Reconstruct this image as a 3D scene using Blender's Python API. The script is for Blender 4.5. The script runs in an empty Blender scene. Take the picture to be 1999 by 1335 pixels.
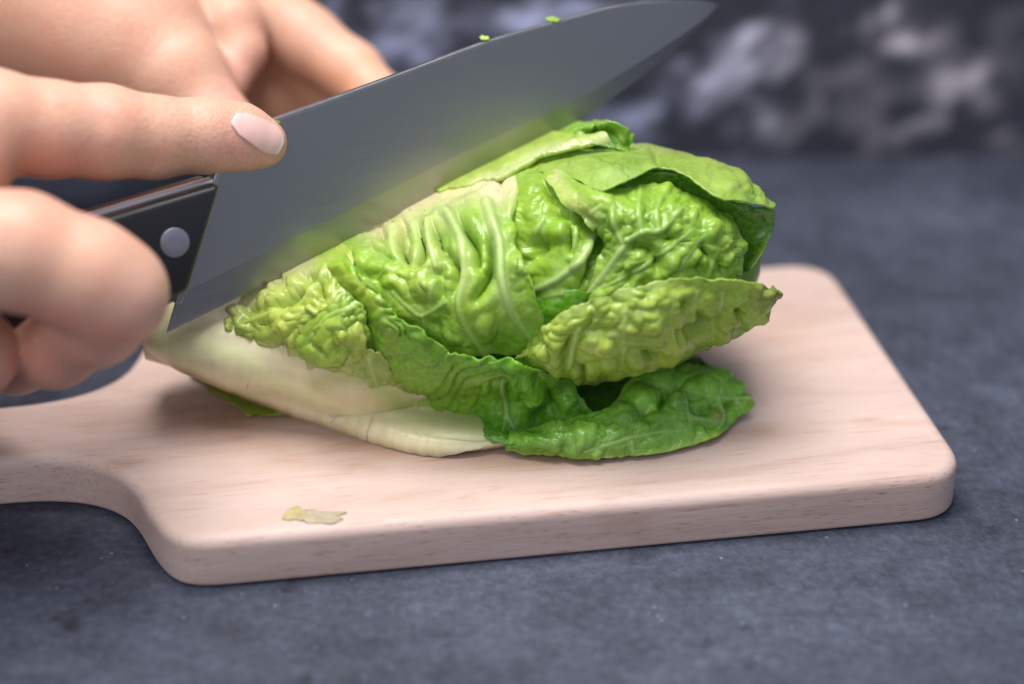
import bpy, bmesh, math, random
import numpy as np
from mathutils import Vector, Matrix, Euler

sc = bpy.context.scene
COL = sc.collection

# ------------------------------------------------------------------ camera, world, lights, exposure
PIT = math.radians(28.7); DCAM = .674; W0, H0 = 1999., 1335.; FPX = 70 / 36 * W0
FW = np.array([0, math.cos(PIT), -math.sin(PIT)]); UP = np.array([0, math.sin(PIT), math.cos(PIT)]); RT = np.array([1., 0, 0])
CAM = -FW * DCAM
cd = bpy.data.cameras.new('camera'); cam = bpy.data.objects.new('camera', cd); COL.objects.link(cam)
cam.location = CAM; cam.rotation_euler = (math.pi / 2 - PIT, 0, 0)
cd.lens = 70; cd.sensor_width = 36; cd.clip_start = .01; cd.clip_end = 20
cd.dof.use_dof = True; cd.dof.focus_distance = .574; cd.dof.aperture_fstop = 3.3; cd.dof.aperture_blades = 0
sc.camera = cam
sc.view_settings.view_transform = 'Standard'; sc.view_settings.look = 'None'
sc.view_settings.exposure = 0; sc.view_settings.gamma = 1
wd = bpy.data.worlds.new('World'); sc.world = wd; wd.use_nodes = True
bg = wd.node_tree.nodes['Background']; bg.inputs[0].default_value = (.72, .80, 1, 1); bg.inputs[1].default_value = .50

def area(name, loc, target, sx, sy, power, col):
    l = bpy.data.lights.new(name, 'AREA'); l.shape = 'RECTANGLE'; l.size = sx; l.size_y = sy; l.energy = power; l.color = col
    o = bpy.data.objects.new(name, l); COL.objects.link(o); o.location = loc
    o.rotation_euler = (Vector(target) - Vector(loc)).to_track_quat('-Z', 'Y').to_euler(); return o
area('window_light', (-.12, -.02, 1.05), (0, -.05, 0), .68, .55, 19, (1, .96, .92))
area('front_light', (-.5, -1.3, .9), (0, -.05, .03), 1.0, .8, 7, (1, .95, .91))

# ------------------------------------------------------------------ numpy helpers
def P(px, py, d):
    px = np.asarray(px, float); py = np.asarray(py, float); d = np.asarray(d, float)
    return CAM + d[..., None] * (FW + ((px - W0 / 2) / FPX)[..., None] * RT - ((py - H0 / 2) / FPX)[..., None] * UP)
def project(p):
    v = p - CAM; d = v @ FW
    return W0 / 2 + FPX * (v @ RT) / d, H0 / 2 - FPX * (v @ UP) / d
def hash2(ix, iy, seed):
    h = (ix.astype(np.int64) * 374761393 + iy.astype(np.int64) * 668265263 + seed * 974634777) & 0x7fffffff
    h = ((h ^ (h >> 13)) * 1274126177) & 0x7fffffff
    h = (h ^ (h >> 16)) * 69069 & 0x7fffffff
    return (h % 100003) / 100003.
def vnoise(x, y, seed=0):
    ix = np.floor(x); iy = np.floor(y); fx = x - ix; fy = y - iy
    fx = fx * fx * fx * (fx * (fx * 6 - 15) + 10); fy = fy * fy * fy * (fy * (fy * 6 - 15) + 10)
    a = hash2(ix, iy, seed); b = hash2(ix + 1, iy, seed); c = hash2(ix, iy + 1, seed); d = hash2(ix + 1, iy + 1, seed)
    return (a * (1 - fx) + b * fx) * (1 - fy) + (c * (1 - fx) + d * fx) * fy
def fbm(x, y, seed=0, n=4):
    s = 0; a = .5; t = 0
    for i in range(n):
        s = s + a * vnoise(x * 2 ** i, y * 2 ** i, seed + i * 17); t += a; a *= .5
    return s / t
def worley(x, y, seed):
    ix = np.floor(x); iy = np.floor(y); f1 = np.full(x.shape, 9.); f2 = np.full(x.shape, 9.); cid = np.zeros(x.shape)
    for dx in (-1, 0, 1):
        for dy in (-1, 0, 1):
            cx = ix + dx; cy = iy + dy
            jx = cx + .15 + .7 * hash2(cx, cy, seed); jy = cy + .15 + .7 * hash2(cx, cy, seed + 7)
            d = np.hypot(x - jx, y - jy); h = hash2(cx, cy, seed + 23)
            m = d < f1
            f2 = np.where(m, f1, np.minimum(f2, d)); cid = np.where(m, h, cid); f1 = np.where(m, d, f1)
    return f1, f2, cid
def sstep(a, b, x):
    t = np.clip((x - a) / (b - a), 0, 1); return t * t * (3 - 2 * t)
def polydist(x, y, pts):
    """distance to a polyline and the fraction run along it"""
    best = np.full(x.shape, 1e9); fr = np.zeros(x.shape)
    if len(pts) == 1:
        return np.hypot(x - pts[0][0], y - pts[0][1]), fr
    pts = smoothline(pts); n = len(pts) - 1
    for i in range(n):
        ax, ay = pts[i]; bx, by = pts[i + 1]; vx, vy = bx - ax, by - ay
        t = np.clip(((x - ax) * vx + (y - ay) * vy) / (vx * vx + vy * vy + 1e-9), 0, 1)
        d = np.hypot(x - ax - t * vx, y - ay - t * vy); m = d < best
        best = np.where(m, d, best); fr = np.where(m, (i + t) / n, fr)
    return best, fr
def catmull(a, n):
    """resample control rows (first axis) to n points"""
    a = np.asarray(a, float); m = len(a)
    if m == 2:
        t = np.linspace(0, 1, n).reshape((-1,) + (1,) * (a.ndim - 1)); return a[0] * (1 - t) + a[1] * t
    e = np.concatenate([(2 * a[0] - a[1])[None], a, (2 * a[-1] - a[-2])[None]])
    u = np.linspace(0, m - 1, n); i = np.minimum(u.astype(int), m - 2); t = (u - i).reshape((-1,) + (1,) * (a.ndim - 1))
    p0, p1, p2, p3 = e[i], e[i + 1], e[i + 2], e[i + 3]
    return .5 * (2 * p1 + (p2 - p0) * t + (2 * p0 - 5 * p1 + 4 * p2 - p3) * t * t + (3 * p1 - p0 - 3 * p2 + p3) * t ** 3)
def smoothline(pts, k=5):
    return catmull(np.array(pts, float), (len(pts) - 1) * k + 1) if len(pts) > 2 else np.array(pts, float)
def roundcone(p, a, b, r1, r2):
    a = np.asarray(a, float); b = np.asarray(b, float); v = b - a; L2 = v @ v
    t = np.clip(((p - a) @ v) / L2, 0, 1)
    return np.linalg.norm(p - a - t[..., None] * v, axis=-1) - (r1 + (r2 - r1) * t)
def smin(a, b, k):
    h = np.clip(.5 + .5 * (b - a) / k, 0, 1); return b * (1 - h) + a * h - k * h * (1 - h)

# ------------------------------------------------------------------ object helpers
def mesh_obj(name, verts, faces, mat, parent=None, smooth=True, cols=None):
    me = bpy.data.meshes.new(name); me.from_pydata([tuple(v) for v in np.asarray(verts).tolist()], [], [tuple(f) for f in faces]); me.update()
    if smooth: me.polygons.foreach_set('use_smooth', [True] * len(me.polygons))
    if cols is not None:
        at = me.color_attributes.new('Col', 'FLOAT_COLOR', 'POINT')
        c = np.ones((len(verts), 4), np.float32); c[:, :3] = cols; at.data.foreach_set('color', c.ravel())
    if mat: me.materials.append(mat)
    o = bpy.data.objects.new(name, me); COL.objects.link(o)
    if parent: o.parent = parent; o.matrix_parent_inverse = parent.matrix_world.inverted()
    return o
def thing(name, loc, label, cat):
    o = bpy.data.objects.new(name, None); COL.objects.link(o); o.location = loc; o.empty_display_size = .01
    o['label'] = label; o['category'] = cat; o.matrix_world = Matrix.Translation(loc); return o
def tag(o, label, cat): o['label'] = label; o['category'] = cat; return o
def gridfaces(n, m, off=0, closed=False):
    f = []
    for i in range(n - 1):
        for j in range(m if closed else m - 1):
            j2 = (j + 1) % m
            f.append((off + i * m + j, off + i * m + j2, off + (i + 1) * m + j2, off + (i + 1) * m + j))
    return f

# ------------------------------------------------------------------ material helpers
def newmat(name):
    m = bpy.data.materials.new(name); m.use_nodes = True; nt = m.node_tree
    return m, nt, nt.nodes['Principled BSDF']
def N(nt, kind, **kw):
    n = nt.nodes.new(kind)
    for k, v in kw.items():
        if k in n.inputs: n.inputs[k].default_value = v
        else: setattr(n, k, v)
    return n
def lk(nt, a, b): nt.links.new(a, b)
def ramp(nt, fac, stops):
    r = nt.nodes.new('ShaderNodeValToRGB'); e = r.color_ramp.elements
    while len(e) < len(stops): e.new(.5)
    for q, (p, c) in zip(e, stops): q.position = p; q.color = (c[0], c[1], c[2], 1)
    lk(nt, fac, r.inputs[0]); return r
def mix(nt, fac, a, b, mode='MIX'):
    n = nt.nodes.new('ShaderNodeMix'); n.data_type = 'RGBA'; n.blend_type = mode
    for s, v in ((n.inputs[0], fac), (n.inputs[6], a), (n.inputs[7], b)):
        if isinstance(v, bpy.types.NodeSocket): lk(nt, v, s)
        elif isinstance(v, tuple): s.default_value = (*v[:3], 1)
        else: s.default_value = v
    return n.outputs[2]
def coords(nt, scale=(1, 1, 1), rot=(0, 0, 0), kind='Object'):
    t = nt.nodes.new('ShaderNodeTexCoord'); m = nt.nodes.new('ShaderNodeMapping')
    m.inputs['Scale'].default_value = scale; m.inputs['Rotation'].default_value = rot
    lk(nt, t.outputs[kind], m.inputs[0]); return m.outputs[0]
def noise(nt, vec, scale, detail=4, rough=.55, dist=0):
    n = N(nt, 'ShaderNodeTexNoise', Scale=scale, Detail=detail, Roughness=rough, Distortion=dist); lk(nt, vec, n.inputs['Vector']); return n.outputs[0]
def bump(nt, h, strength, dist, prev=None):
    b = N(nt, 'ShaderNodeBump', Strength=strength, Distance=dist); lk(nt, h, b.inputs['Height'])
    if prev is not None: lk(nt, prev, b.inputs['Normal'])
    return b.outputs[0]
def attr(nt, name='Col'):
    a = nt.nodes.new('ShaderNodeAttribute'); a.attribute_name = name; return a.outputs['Color']

# slate
M_SLATE, nt, b = newmat('slate'); v = coords(nt)
n1 = noise(nt, v, 7, 6, .62, .5); n2 = noise(nt, v, 70, 5, .7); n3 = noise(nt, v, 330, 4, .7)
c = ramp(nt, n1, [(.30, (.027, .032, .047)), (.50, (.049, .057, .085)), (.72, (.088, .100, .142))]).outputs[0]
c = mix(nt, .8, c, ramp(nt, n2, [(.30, (.50, .50, .52)), (.5, (.95, .95, .95)), (.72, (1.35, 1.35, 1.35))]).outputs[0], 'MULTIPLY')
c = mix(nt, .5, c, ramp(nt, n3, [(.33, (.45, .45, .46)), (.52, (1, 1, 1)), (.68, (1.75, 1.75, 1.72))]).outputs[0], 'MULTIPLY')
pit = ramp(nt, noise(nt, v, 46, 4, .5), [(.27, (.22, .22, .24)), (.34, (1, 1, 1))]).outputs[0]
c = mix(nt, .85, c, pit, 'MULTIPLY')
sp = N(nt, 'ShaderNodeTexVoronoi', Scale=130.); lk(nt, v, sp.inputs['Vector'])
c = mix(nt, ramp(nt, sp.outputs['Distance'], [(.045, (1, 1, 1)), (.085, (0, 0, 0))]).outputs[0], c, mix(nt, .22, c, (.5, .55, .62)))
sc_ = ramp(nt, noise(nt, coords(nt, (16, 260, 1), (0, 0, .5)), 1, 2), [(.70, (0, 0, 0)), (.76, (1, 1, 1))]).outputs[0]
c = mix(nt, sc_, c, mix(nt, .25, c, (.16, .18, .24)))
lk(nt, c, b.inputs['Base Color'])
b.inputs['Roughness'].default_value = .62; b.inputs['Specular IOR Level'].default_value = .3
lk(nt, bump(nt, n3, .8, .0008, bump(nt, n2, .5, .002, bump(nt, pit, .4, .0008))), b.inputs['Normal'])

# painted backdrop
M_WALL, nt, b = newmat('mottled_paint'); v = coords(nt)
lk(nt, mix(nt, .35, attr(nt), ramp(nt, noise(nt, v, 90, 4), [(.3, (.5, .5, .5)), (.7, (1.4, 1.4, 1.4))]).outputs[0], 'MULTIPLY'), b.inputs['Base Color'])
b.inputs['Roughness'].default_value = .8

# beech
TB_ = .0155
M_WOOD, nt, b = newmat('beech_wood'); v = coords(nt)
vl = coords(nt, (7, 40, 70)); g1 = noise(nt, vl, 1.2, 5, .6, .6)
c = ramp(nt, g1, [(.25, (.43, .305, .26)), (.5, (.525, .395, .35)), (.75, (.575, .45, .405))]).outputs[0]
g2 = noise(nt, coords(nt, (70, 900, 900)), 1.0, 2, .5)
fl = ramp(nt, g2, [(.60, (1, 1, 1)), (.70, (.80, .66, .58))]).outputs[0]
c = mix(nt, .6, c, fl, 'MULTIPLY')
vo = N(nt, 'ShaderNodeTexVoronoi', Scale=1.0, Randomness=1.0); lk(nt, coords(nt, (125, 1250, 1250)), vo.inputs['Vector'])
da = ramp(nt, vo.outputs['Distance'], [(.10, (.50, .33, .26)), (.24, (1, 1, 1))]).outputs[0]
dm = ramp(nt, noise(nt, v, 60, 2), [(.36, (0, 0, 0)), (.48, (1, 1, 1))]).outputs[0]
geo = nt.nodes.new('ShaderNodeNewGeometry'); sx = nt.nodes.new('ShaderNodeSeparateXYZ'); lk(nt, geo.outputs['Normal'], sx.inputs[0])
side = ramp(nt, sx.outputs['Z'], [(.55, (1, 1, 1)), (.98, (.12, .12, .12))]).outputs[0]   # ray flecks show on the quarter-cut edge, hardly on the face
c = mix(nt, mix(nt, 1., dm, side, 'MULTIPLY'), c, mix(nt, .8, c, da, 'MULTIPLY'))
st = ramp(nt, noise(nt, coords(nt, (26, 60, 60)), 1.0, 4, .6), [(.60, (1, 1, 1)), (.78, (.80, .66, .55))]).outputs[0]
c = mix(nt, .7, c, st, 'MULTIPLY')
for lx, ly, rx, ry, am in ((-.155, .042, .075, .016, .55), (-.115, .026, .05, .010, .5), (-.21, .062, .03, .02, .45), (-.03, .085, .03, .03, .25), (-.06, .03, .05, .008, .35)):   # darker, browner wood in ellipses round the lettuce
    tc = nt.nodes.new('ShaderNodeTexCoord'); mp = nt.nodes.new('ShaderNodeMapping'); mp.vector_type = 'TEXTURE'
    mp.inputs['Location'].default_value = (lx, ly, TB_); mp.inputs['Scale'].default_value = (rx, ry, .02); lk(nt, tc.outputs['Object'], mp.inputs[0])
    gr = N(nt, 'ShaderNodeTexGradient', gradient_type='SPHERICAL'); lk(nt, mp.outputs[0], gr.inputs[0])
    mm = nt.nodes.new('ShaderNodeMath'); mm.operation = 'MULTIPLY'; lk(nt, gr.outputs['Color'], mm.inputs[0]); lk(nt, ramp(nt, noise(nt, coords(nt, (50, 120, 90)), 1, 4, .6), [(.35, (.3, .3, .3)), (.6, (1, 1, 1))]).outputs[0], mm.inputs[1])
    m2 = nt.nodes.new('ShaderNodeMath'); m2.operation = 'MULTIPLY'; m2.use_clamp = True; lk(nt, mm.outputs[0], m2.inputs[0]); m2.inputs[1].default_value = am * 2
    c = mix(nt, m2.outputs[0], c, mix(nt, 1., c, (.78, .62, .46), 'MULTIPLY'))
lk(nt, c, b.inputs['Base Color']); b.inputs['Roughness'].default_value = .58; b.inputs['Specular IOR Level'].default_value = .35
lk(nt, bump(nt, vo.outputs['Distance'], .12, .0003, bump(nt, noise(nt, coords(nt, (60, 500, 500)), 1.0, 3), .25, .0004)), b.inputs['Normal'])

# lettuce leaf
def leafmat(name, rough, trans, spec):
    m, nt, b = newmat(name); v = coords(nt); a = attr(nt)
    c = mix(nt, .35, a, ramp(nt, noise(nt, v, 260, 4), [(.3, (.72, .74, .6)), (.7, (1.22, 1.2, 1.2))]).outputs[0], 'MULTIPLY')
    vo = N(nt, 'ShaderNodeTexVoronoi', Scale=330., feature='DISTANCE_TO_EDGE')
    wn = N(nt, 'ShaderNodeTexNoise', Scale=200.); lk(nt, v, wn.inputs['Vector'])
    wv = N(nt, 'ShaderNodeMix', data_type='VECTOR'); wv.inputs[0].default_value = .006
    lk(nt, v, wv.inputs[4]); lk(nt, wn.outputs['Color'], wv.inputs[5]); lk(nt, wv.outputs[1], vo.inputs['Vector'])
    net = ramp(nt, vo.outputs['Distance'], [(0, (1, 1, 1)), (.10, (0, 0, 0))])
    c = mix(nt, net.outputs[0], c, mix(nt, .22, c, (.55, .68, .32)))
    lk(nt, c, b.inputs['Base Color']); b.inputs['Roughness'].default_value = rough; b.inputs['Specular IOR Level'].default_value = spec
    b.inputs['Coat Weight'].default_value = .25; b.inputs['Coat Roughness'].default_value = .18
    nb = bump(nt, vo.outputs['Distance'], .22, .0005, bump(nt, noise(nt, v, 700, 3), .12, .0004)); lk(nt, nb, b.inputs['Normal'])
    t = nt.nodes.new('ShaderNodeBsdfTranslucent'); lk(nt, mix(nt, 1., c, (1.15, 1.25, .45), 'MULTIPLY'), t.inputs[0]); lk(nt, nb, t.inputs['Normal'])
    s = nt.nodes.new('ShaderNodeMixShader'); s.inputs[0].default_value = trans
    lk(nt, b.outputs[0], s.inputs[1]); lk(nt, t.outputs[0], s.inputs[2]); lk(nt, s.outputs[0], nt.nodes['Material Output'].inputs[0])
    return m
M_LEAF = leafmat('lettuce_leaf', .31, .31, .45)
M_RIB, nt, b = newmat('lettuce_rib'); v = coords(nt)
lk(nt, mix(nt, .3, attr(nt), ramp(nt, noise(nt, coords(nt, (40, 160, 160)), 1.5, 4), [(.3, (.75, .73, .62)), (.7, (1.2, 1.2, 1.2))]).outputs[0], 'MULTIPLY'), b.inputs['Base Color'])
b.inputs['Roughness'].default_value = .34; b.inputs['Subsurface Weight'].default_value = .35
b.inputs['Subsurface Radius'].default_value = (.004, .0035, .0015); b.inputs['Subsurface Scale'].default_value = 1
lk(nt, bump(nt, noise(nt, v, 500, 3), .15, .0004), b.inputs['Normal'])

# skin
M_SKIN, nt, b = newmat('skin'); v = coords(nt)
mot = ramp(nt, noise(nt, v, 85, 4, .6), [(.3, (1.06, .80, .74)), (.5, (1, 1, 1)), (.72, (1.06, 1.14, 1.16))]).outputs[0]
c = mix(nt, .4, attr(nt), mot, 'MULTIPLY')
vo = N(nt, 'ShaderNodeTexVoronoi', Scale=1.0); lk(nt, coords(nt, (1250, 900, 1150), (0, .5, .4)), vo.inputs['Vector'])
c = mix(nt, .30, c, ramp(nt, vo.outputs['Distance'], [(.1, (1.08, 1.08, 1.08)), (.75, (.72, .55, .50))]).outputs[0], 'MULTIPLY')
lk(nt, c, b.inputs['Base Color']); b.inputs['Roughness'].default_value = .46; b.inputs['Specular IOR Level'].default_value = .42
b.inputs['Subsurface Weight'].default_value = .40; b.inputs['Subsurface Radius'].default_value = (.0045, .0015, .0008); b.inputs['Subsurface Scale'].default_value = 1
lk(nt, bump(nt, vo.outputs['Distance'], 0.45, -.0003, bump(nt, noise(nt, v, 230, 5, .65), .35, .0007)), b.inputs['Normal'])
M_NAIL, nt, b = newmat('fingernail'); lk(nt, attr(nt), b.inputs['Base Color'])
b.inputs['Roughness'].default_value = .24; b.inputs['Subsurface Weight'].default_value = .3; b.inputs['Subsurface Radius'].default_value = (.003, .0015, .001); b.inputs['Subsurface Scale'].default_value = 1

# steel, black handle, polished rivet
M_STEEL, nt, b = newmat('brushed_steel'); b.inputs['Metallic'].default_value = 1; b.inputs['Base Color'].default_value = (.32, .315, .32, 1)
br = noise(nt, coords(nt, (40, 40, 2600)), 1, 3, .6)
lk(nt, ramp(nt, br, [(.3, (.30, .30, .30)), (.7, (.40, .40, .40))]).outputs[0], b.inputs['Roughness'])
lk(nt, bump(nt, br, .05, .00015), b.inputs['Normal'])
M_STEEL2, nt, b = newmat('polished_steel'); b.inputs['Metallic'].default_value = 1; b.inputs['Base Color'].default_value = (.74, .78, .86, 1); b.inputs['Roughness'].default_value = .55
M_RIVET, nt, b = newmat('dull_rivet'); b.inputs['Metallic'].default_value = 1; b.inputs['Base Color'].default_value = (.34, .34, .40, 1); b.inputs['Roughness'].default_value = .5
M_BLACK, nt, b = newmat('black_handle'); b.inputs['Base Color'].default_value = (.010, .010, .014, 1); b.inputs['Roughness'].default_value = .42
lk(nt, bump(nt, noise(nt, coords(nt), 900, 2), .1, .0002), b.inputs['Normal'])

# ------------------------------------------------------------------ setting: slate top and painted backdrop
n, m = 2, 2
o = mesh_obj('slate_surface', [(-.9, -1.0, 0), (.9, -1.0, 0), (.9, .166, 0), (-.9, .166, 0), (-.9, -1.0, -.02), (.9, -1.0, -.02), (.9, .166, -.02), (-.9, .166, -.02)],
             [(0, 1, 2, 3), (7, 6, 5, 4), (0, 4, 5, 1), (1, 5, 6, 2), (2, 6, 7, 3), (3, 7, 4, 0)], M_SLATE, None, False)
o['kind'] = 'structure'
wx = np.linspace(-.9, .9, 420); wz = np.linspace(-.02, .42, 130); X, Z = np.meshgrid(wx, wz)
vw = np.stack([X, np.full_like(X, .168), Z], -1); wpx, wpy = project(vw)
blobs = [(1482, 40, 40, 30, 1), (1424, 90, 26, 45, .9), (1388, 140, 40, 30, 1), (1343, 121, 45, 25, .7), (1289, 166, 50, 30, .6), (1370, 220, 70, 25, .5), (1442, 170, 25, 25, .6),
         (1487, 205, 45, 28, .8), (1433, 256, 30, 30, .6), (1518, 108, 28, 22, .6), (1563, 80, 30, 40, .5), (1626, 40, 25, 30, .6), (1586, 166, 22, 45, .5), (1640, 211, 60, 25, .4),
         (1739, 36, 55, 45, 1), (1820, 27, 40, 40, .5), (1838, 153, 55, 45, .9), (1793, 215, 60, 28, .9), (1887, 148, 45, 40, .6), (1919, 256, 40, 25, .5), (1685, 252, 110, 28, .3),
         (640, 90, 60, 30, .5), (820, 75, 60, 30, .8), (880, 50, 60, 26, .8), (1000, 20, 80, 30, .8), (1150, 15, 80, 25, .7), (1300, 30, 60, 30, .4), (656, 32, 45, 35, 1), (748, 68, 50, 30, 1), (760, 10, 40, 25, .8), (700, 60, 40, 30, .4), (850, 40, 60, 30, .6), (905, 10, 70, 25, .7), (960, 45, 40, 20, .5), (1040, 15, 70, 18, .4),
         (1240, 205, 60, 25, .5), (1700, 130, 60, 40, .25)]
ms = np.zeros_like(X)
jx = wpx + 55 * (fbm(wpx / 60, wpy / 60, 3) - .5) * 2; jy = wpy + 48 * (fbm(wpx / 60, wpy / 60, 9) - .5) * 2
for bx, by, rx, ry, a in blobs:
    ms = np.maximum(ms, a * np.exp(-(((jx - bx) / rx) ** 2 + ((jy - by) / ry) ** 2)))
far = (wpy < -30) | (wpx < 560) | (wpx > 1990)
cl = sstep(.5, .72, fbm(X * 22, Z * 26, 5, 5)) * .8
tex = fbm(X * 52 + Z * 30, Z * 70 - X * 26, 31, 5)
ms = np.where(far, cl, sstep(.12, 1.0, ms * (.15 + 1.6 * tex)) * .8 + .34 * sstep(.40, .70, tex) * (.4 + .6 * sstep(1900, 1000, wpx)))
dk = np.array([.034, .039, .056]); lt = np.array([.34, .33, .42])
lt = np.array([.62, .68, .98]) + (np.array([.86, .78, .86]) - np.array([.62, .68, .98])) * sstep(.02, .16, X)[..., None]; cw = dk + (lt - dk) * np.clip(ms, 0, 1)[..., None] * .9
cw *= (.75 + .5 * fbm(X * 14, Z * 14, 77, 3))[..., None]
o = mesh_obj('backdrop_wall', vw.reshape(-1, 3), gridfaces(130, 420), M_WALL, None, True, cw.reshape(-1, 3)); o['kind'] = 'structure'
sm = o.modifiers.new('thick', 'SOLIDIFY'); sm.thickness = .012; sm.offset = 1

# ------------------------------------------------------------------ cutting board
TB = .0155
def board():
    front = [(-.2768, .0502), (-.2675, .0498), (-.2572, .0477), (-.2483, .0434), (-.241, .036), (-.2367, .0258), (-.2339, .0161), (-.2303, .0066), (-.2268, .0018), (-.2222, -.0006), (-.215, -.0014)]
    fr = smoothline(front, 5)
    cx, r = -.0135, .0135
    arc = [(cx + r * math.sin(t), -.003 + r - r * math.cos(t)) for t in np.linspace(0, math.pi / 2, 12)]
    line = [(x, -.0014 + (-.003 + .0014) * (x + .215) / .2015) for x in np.linspace(-.21, cx - .004, 30)]
    half = [tuple(p) for p in fr] + line + arc
    sideR = [(0, y) for y in np.linspace(.014, .12, 14)]
    cy = .0667
    back = [(x, 2 * cy - y) for x, y in reversed(half)]
    hx = -.37
    hl = [(x, 2 * cy - .0502) for x in np.linspace(-.29, hx, 8)] + [(hx - .0165 * math.sin(t), cy + .0165 * math.cos(t)) for t in np.linspace(.15, math.pi - .15, 14)] + [(x, .0502) for x in np.linspace(hx, -.29, 8)]
    pts = half + [p for p in sideR if half[-1][1] < p[1] < 2 * cy - half[-1][1]] + back + hl
    pts = np.array(pts)
    # resample evenly
    cl = np.vstack([pts, pts[:1]]); s = np.r_[0, np.cumsum(np.hypot(*np.diff(cl, axis=0).T))]
    u = np.linspace(0, s[-1], 420, endpoint=False); q = np.stack([np.interp(u, s, cl[:, 0]), np.interp(u, s, cl[:, 1])], -1)
    for _ in range(3): q = .5 * q + .25 * (np.roll(q, 1, 0) + np.roll(q, -1, 0))
    t = np.roll(q, -1, 0) - np.roll(q, 1, 0); t /= np.linalg.norm(t, axis=1)[:, None]; nn = np.stack([t[:, 1], -t[:, 0]], -1)
    R = .0034; rings = []
    for k in range(7):
        a = math.pi / 2 * k / 6; rings.append((R * (1 - math.sin(a)), R * (1 - math.cos(a))))
    rings = [(i_ * .4, z_ * .4) for i_, z_ in rings] + [(i_, TB - z_) for i_, z_ in reversed(rings)]
    V = []
    for ins, z in rings: V += [(p[0], p[1], z) for p in (q - nn * ins)]
    nq = len(q); F = gridfaces(len(rings), nq, 0, True)
    F = [f[::-1] for f in F]
    F.append(tuple(range(nq)))
    F.append(tuple(range((len(rings) - 1) * nq, len(rings) * nq))[::-1])
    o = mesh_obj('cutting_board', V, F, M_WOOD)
    bm = bmesh.new(); bm.from_mesh(o.data); bmesh.ops.recalc_face_normals(bm, faces=bm.faces)
    bmesh.ops.triangulate(bm, faces=[f for f in bm.faces if len(f.verts) > 4]); bm.to_mesh(o.data); bm.free()
    for p in o.data.polygons: p.use_smooth = abs(p.normal.z) < .999
    o.location = (.132, -.104, .0003); o.rotation_euler.z = math.radians(9.6)
    tag(o, 'pale beech wood cutting board with rounded corners and a handle, lying under the lettuce', 'cutting board')
board()

# ------------------------------------------------------------------ where the blade stands (the leaves yield to it)
KH = P(325, 650, .570); KT = P(1405, 8, .620)
ke = KT - KH; LEAN = math.radians(14); kn = np.array([ke[1], -ke[0], 0.]); kn /= np.linalg.norm(kn); kn = kn * math.cos(LEAN) + np.array([0, 0, math.sin(LEAN)])
kn -= ke / (ke @ ke) * (kn @ ke); kn /= np.linalg.norm(kn)  # blade leans a little away, its side faces the camera
nst = 120
edge = catmull(np.array([(325, 650), (460, 583), (640, 491), (860, 374), (1000, 303), (1130, 236), (1215, 178), (1300, 112), (1362, 56), (1404, 9)], float), nst)
def yield_to_blade(p):
    """press whatever lies above the cutting edge back behind the blade"""
    px, py = project(p); ye = np.interp(px, edge[:, 0], edge[:, 1]); k_ = py - ye + 3
    r = p - CAM; d = r @ FW; r = r / d[..., None]; dp = ((KH - CAM) @ kn) / (r @ kn)      # depth of the blade along each ray
    lim = dp + .0016 - np.clip(k_, 0, 40) * .00045
    on = (px > 318) & (px < 1300) & (k_ < 38)
    dn = np.where(on, np.maximum(d, lim), d)
    return CAM + r * dn[..., None]

# ------------------------------------------------------------------ lettuce
AX = [(290, 650, .600, .009), (450, 660, .600, .014), (700, 620, .600, .025), (950, 560, .600, .031), (1200, 525, .601, .034), (1400, 490, .603, .030), (1470, 480, .604, .024)]
AXP = [(P(a, b_, c_), r) for a, b_, c_, r in AX]
def body_sdf(p):
    d = None
    for (a, r1), (b_, r2) in zip(AXP[:-1], AXP[1:]):
        e = roundcone(p, a, b_, r1, r2); d = e if d is None else smin(d, e, .006)
    return d
def raydepth(sdf, px, py, d0=.47, d1=.72, n=110):
    """depth at which the ray through a point first meets the solid, or passes closest to it"""
    dd = np.linspace(d0, d1, n); best = np.full(px.shape, 9.); bd = np.full(px.shape, d1); hit = np.zeros(px.shape, bool); prev = None
    for d in dd:
        s = sdf(P(px, py, np.full(px.shape, d)))
        m = (~hit) & (s < best); best = np.where(m, s, best); bd = np.where(m, d, bd)
        new = (~hit) & (s < 0)
        if prev is not None: bd = np.where(new, d - (dd[1] - dd[0]) * (-s) / (prev - s + 1e-12), bd)
        hit |= s < 0; prev = s
    return bd
GX = np.arange(230, 1620, 8.); GY = np.arange(180, 960, 8.); gx, gy = np.meshgrid(GX, GY)
DB = raydepth(body_sdf, gx, gy)
for _ in range(2): DB[1:-1, 1:-1] = (DB[1:-1, 1:-1] * 2 + DB[:-2, 1:-1] + DB[2:, 1:-1] + DB[1:-1, :-2] + DB[1:-1, 2:]) / 6
rz = (FW + ((gx - W0 / 2) / FPX)[..., None] * RT - ((gy - H0 / 2) / FPX)[..., None] * UP)[..., 2]
DT = (TB + .0012 - CAM[2]) / rz
DBT = -smin(-0 * DB + DB * -1, -DT * 1, 1e-5) if False else np.minimum(DB, DT)
for _ in range(3): DBT[1:-1, 1:-1] = np.minimum((DBT[1:-1, 1:-1] * 2 + DBT[:-2, 1:-1] + DBT[2:, 1:-1] + DBT[1:-1, :-2] + DBT[1:-1, 2:]) / 6, DT[1:-1, 1:-1])
def lookup(D, px, py):
    u = np.clip((px - GX[0]) / 8, 0, len(GX) - 1.001); v = np.clip((py - GY[0]) / 8, 0, len(GY) - 1.001)
    i = u.astype(int); j = v.astype(int); fu = u - i; fv = v - j
    return (D[j, i] * (1 - fu) + D[j, i + 1] * fu) * (1 - fv) + (D[j + 1, i] * (1 - fu) + D[j + 1, i + 1] * fu) * fv
lettuce = thing('lettuce', (-.02, -.06, TB), 'whole head of crinkled green romaine lettuce lying on the cutting board under the knife', 'lettuce')

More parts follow.
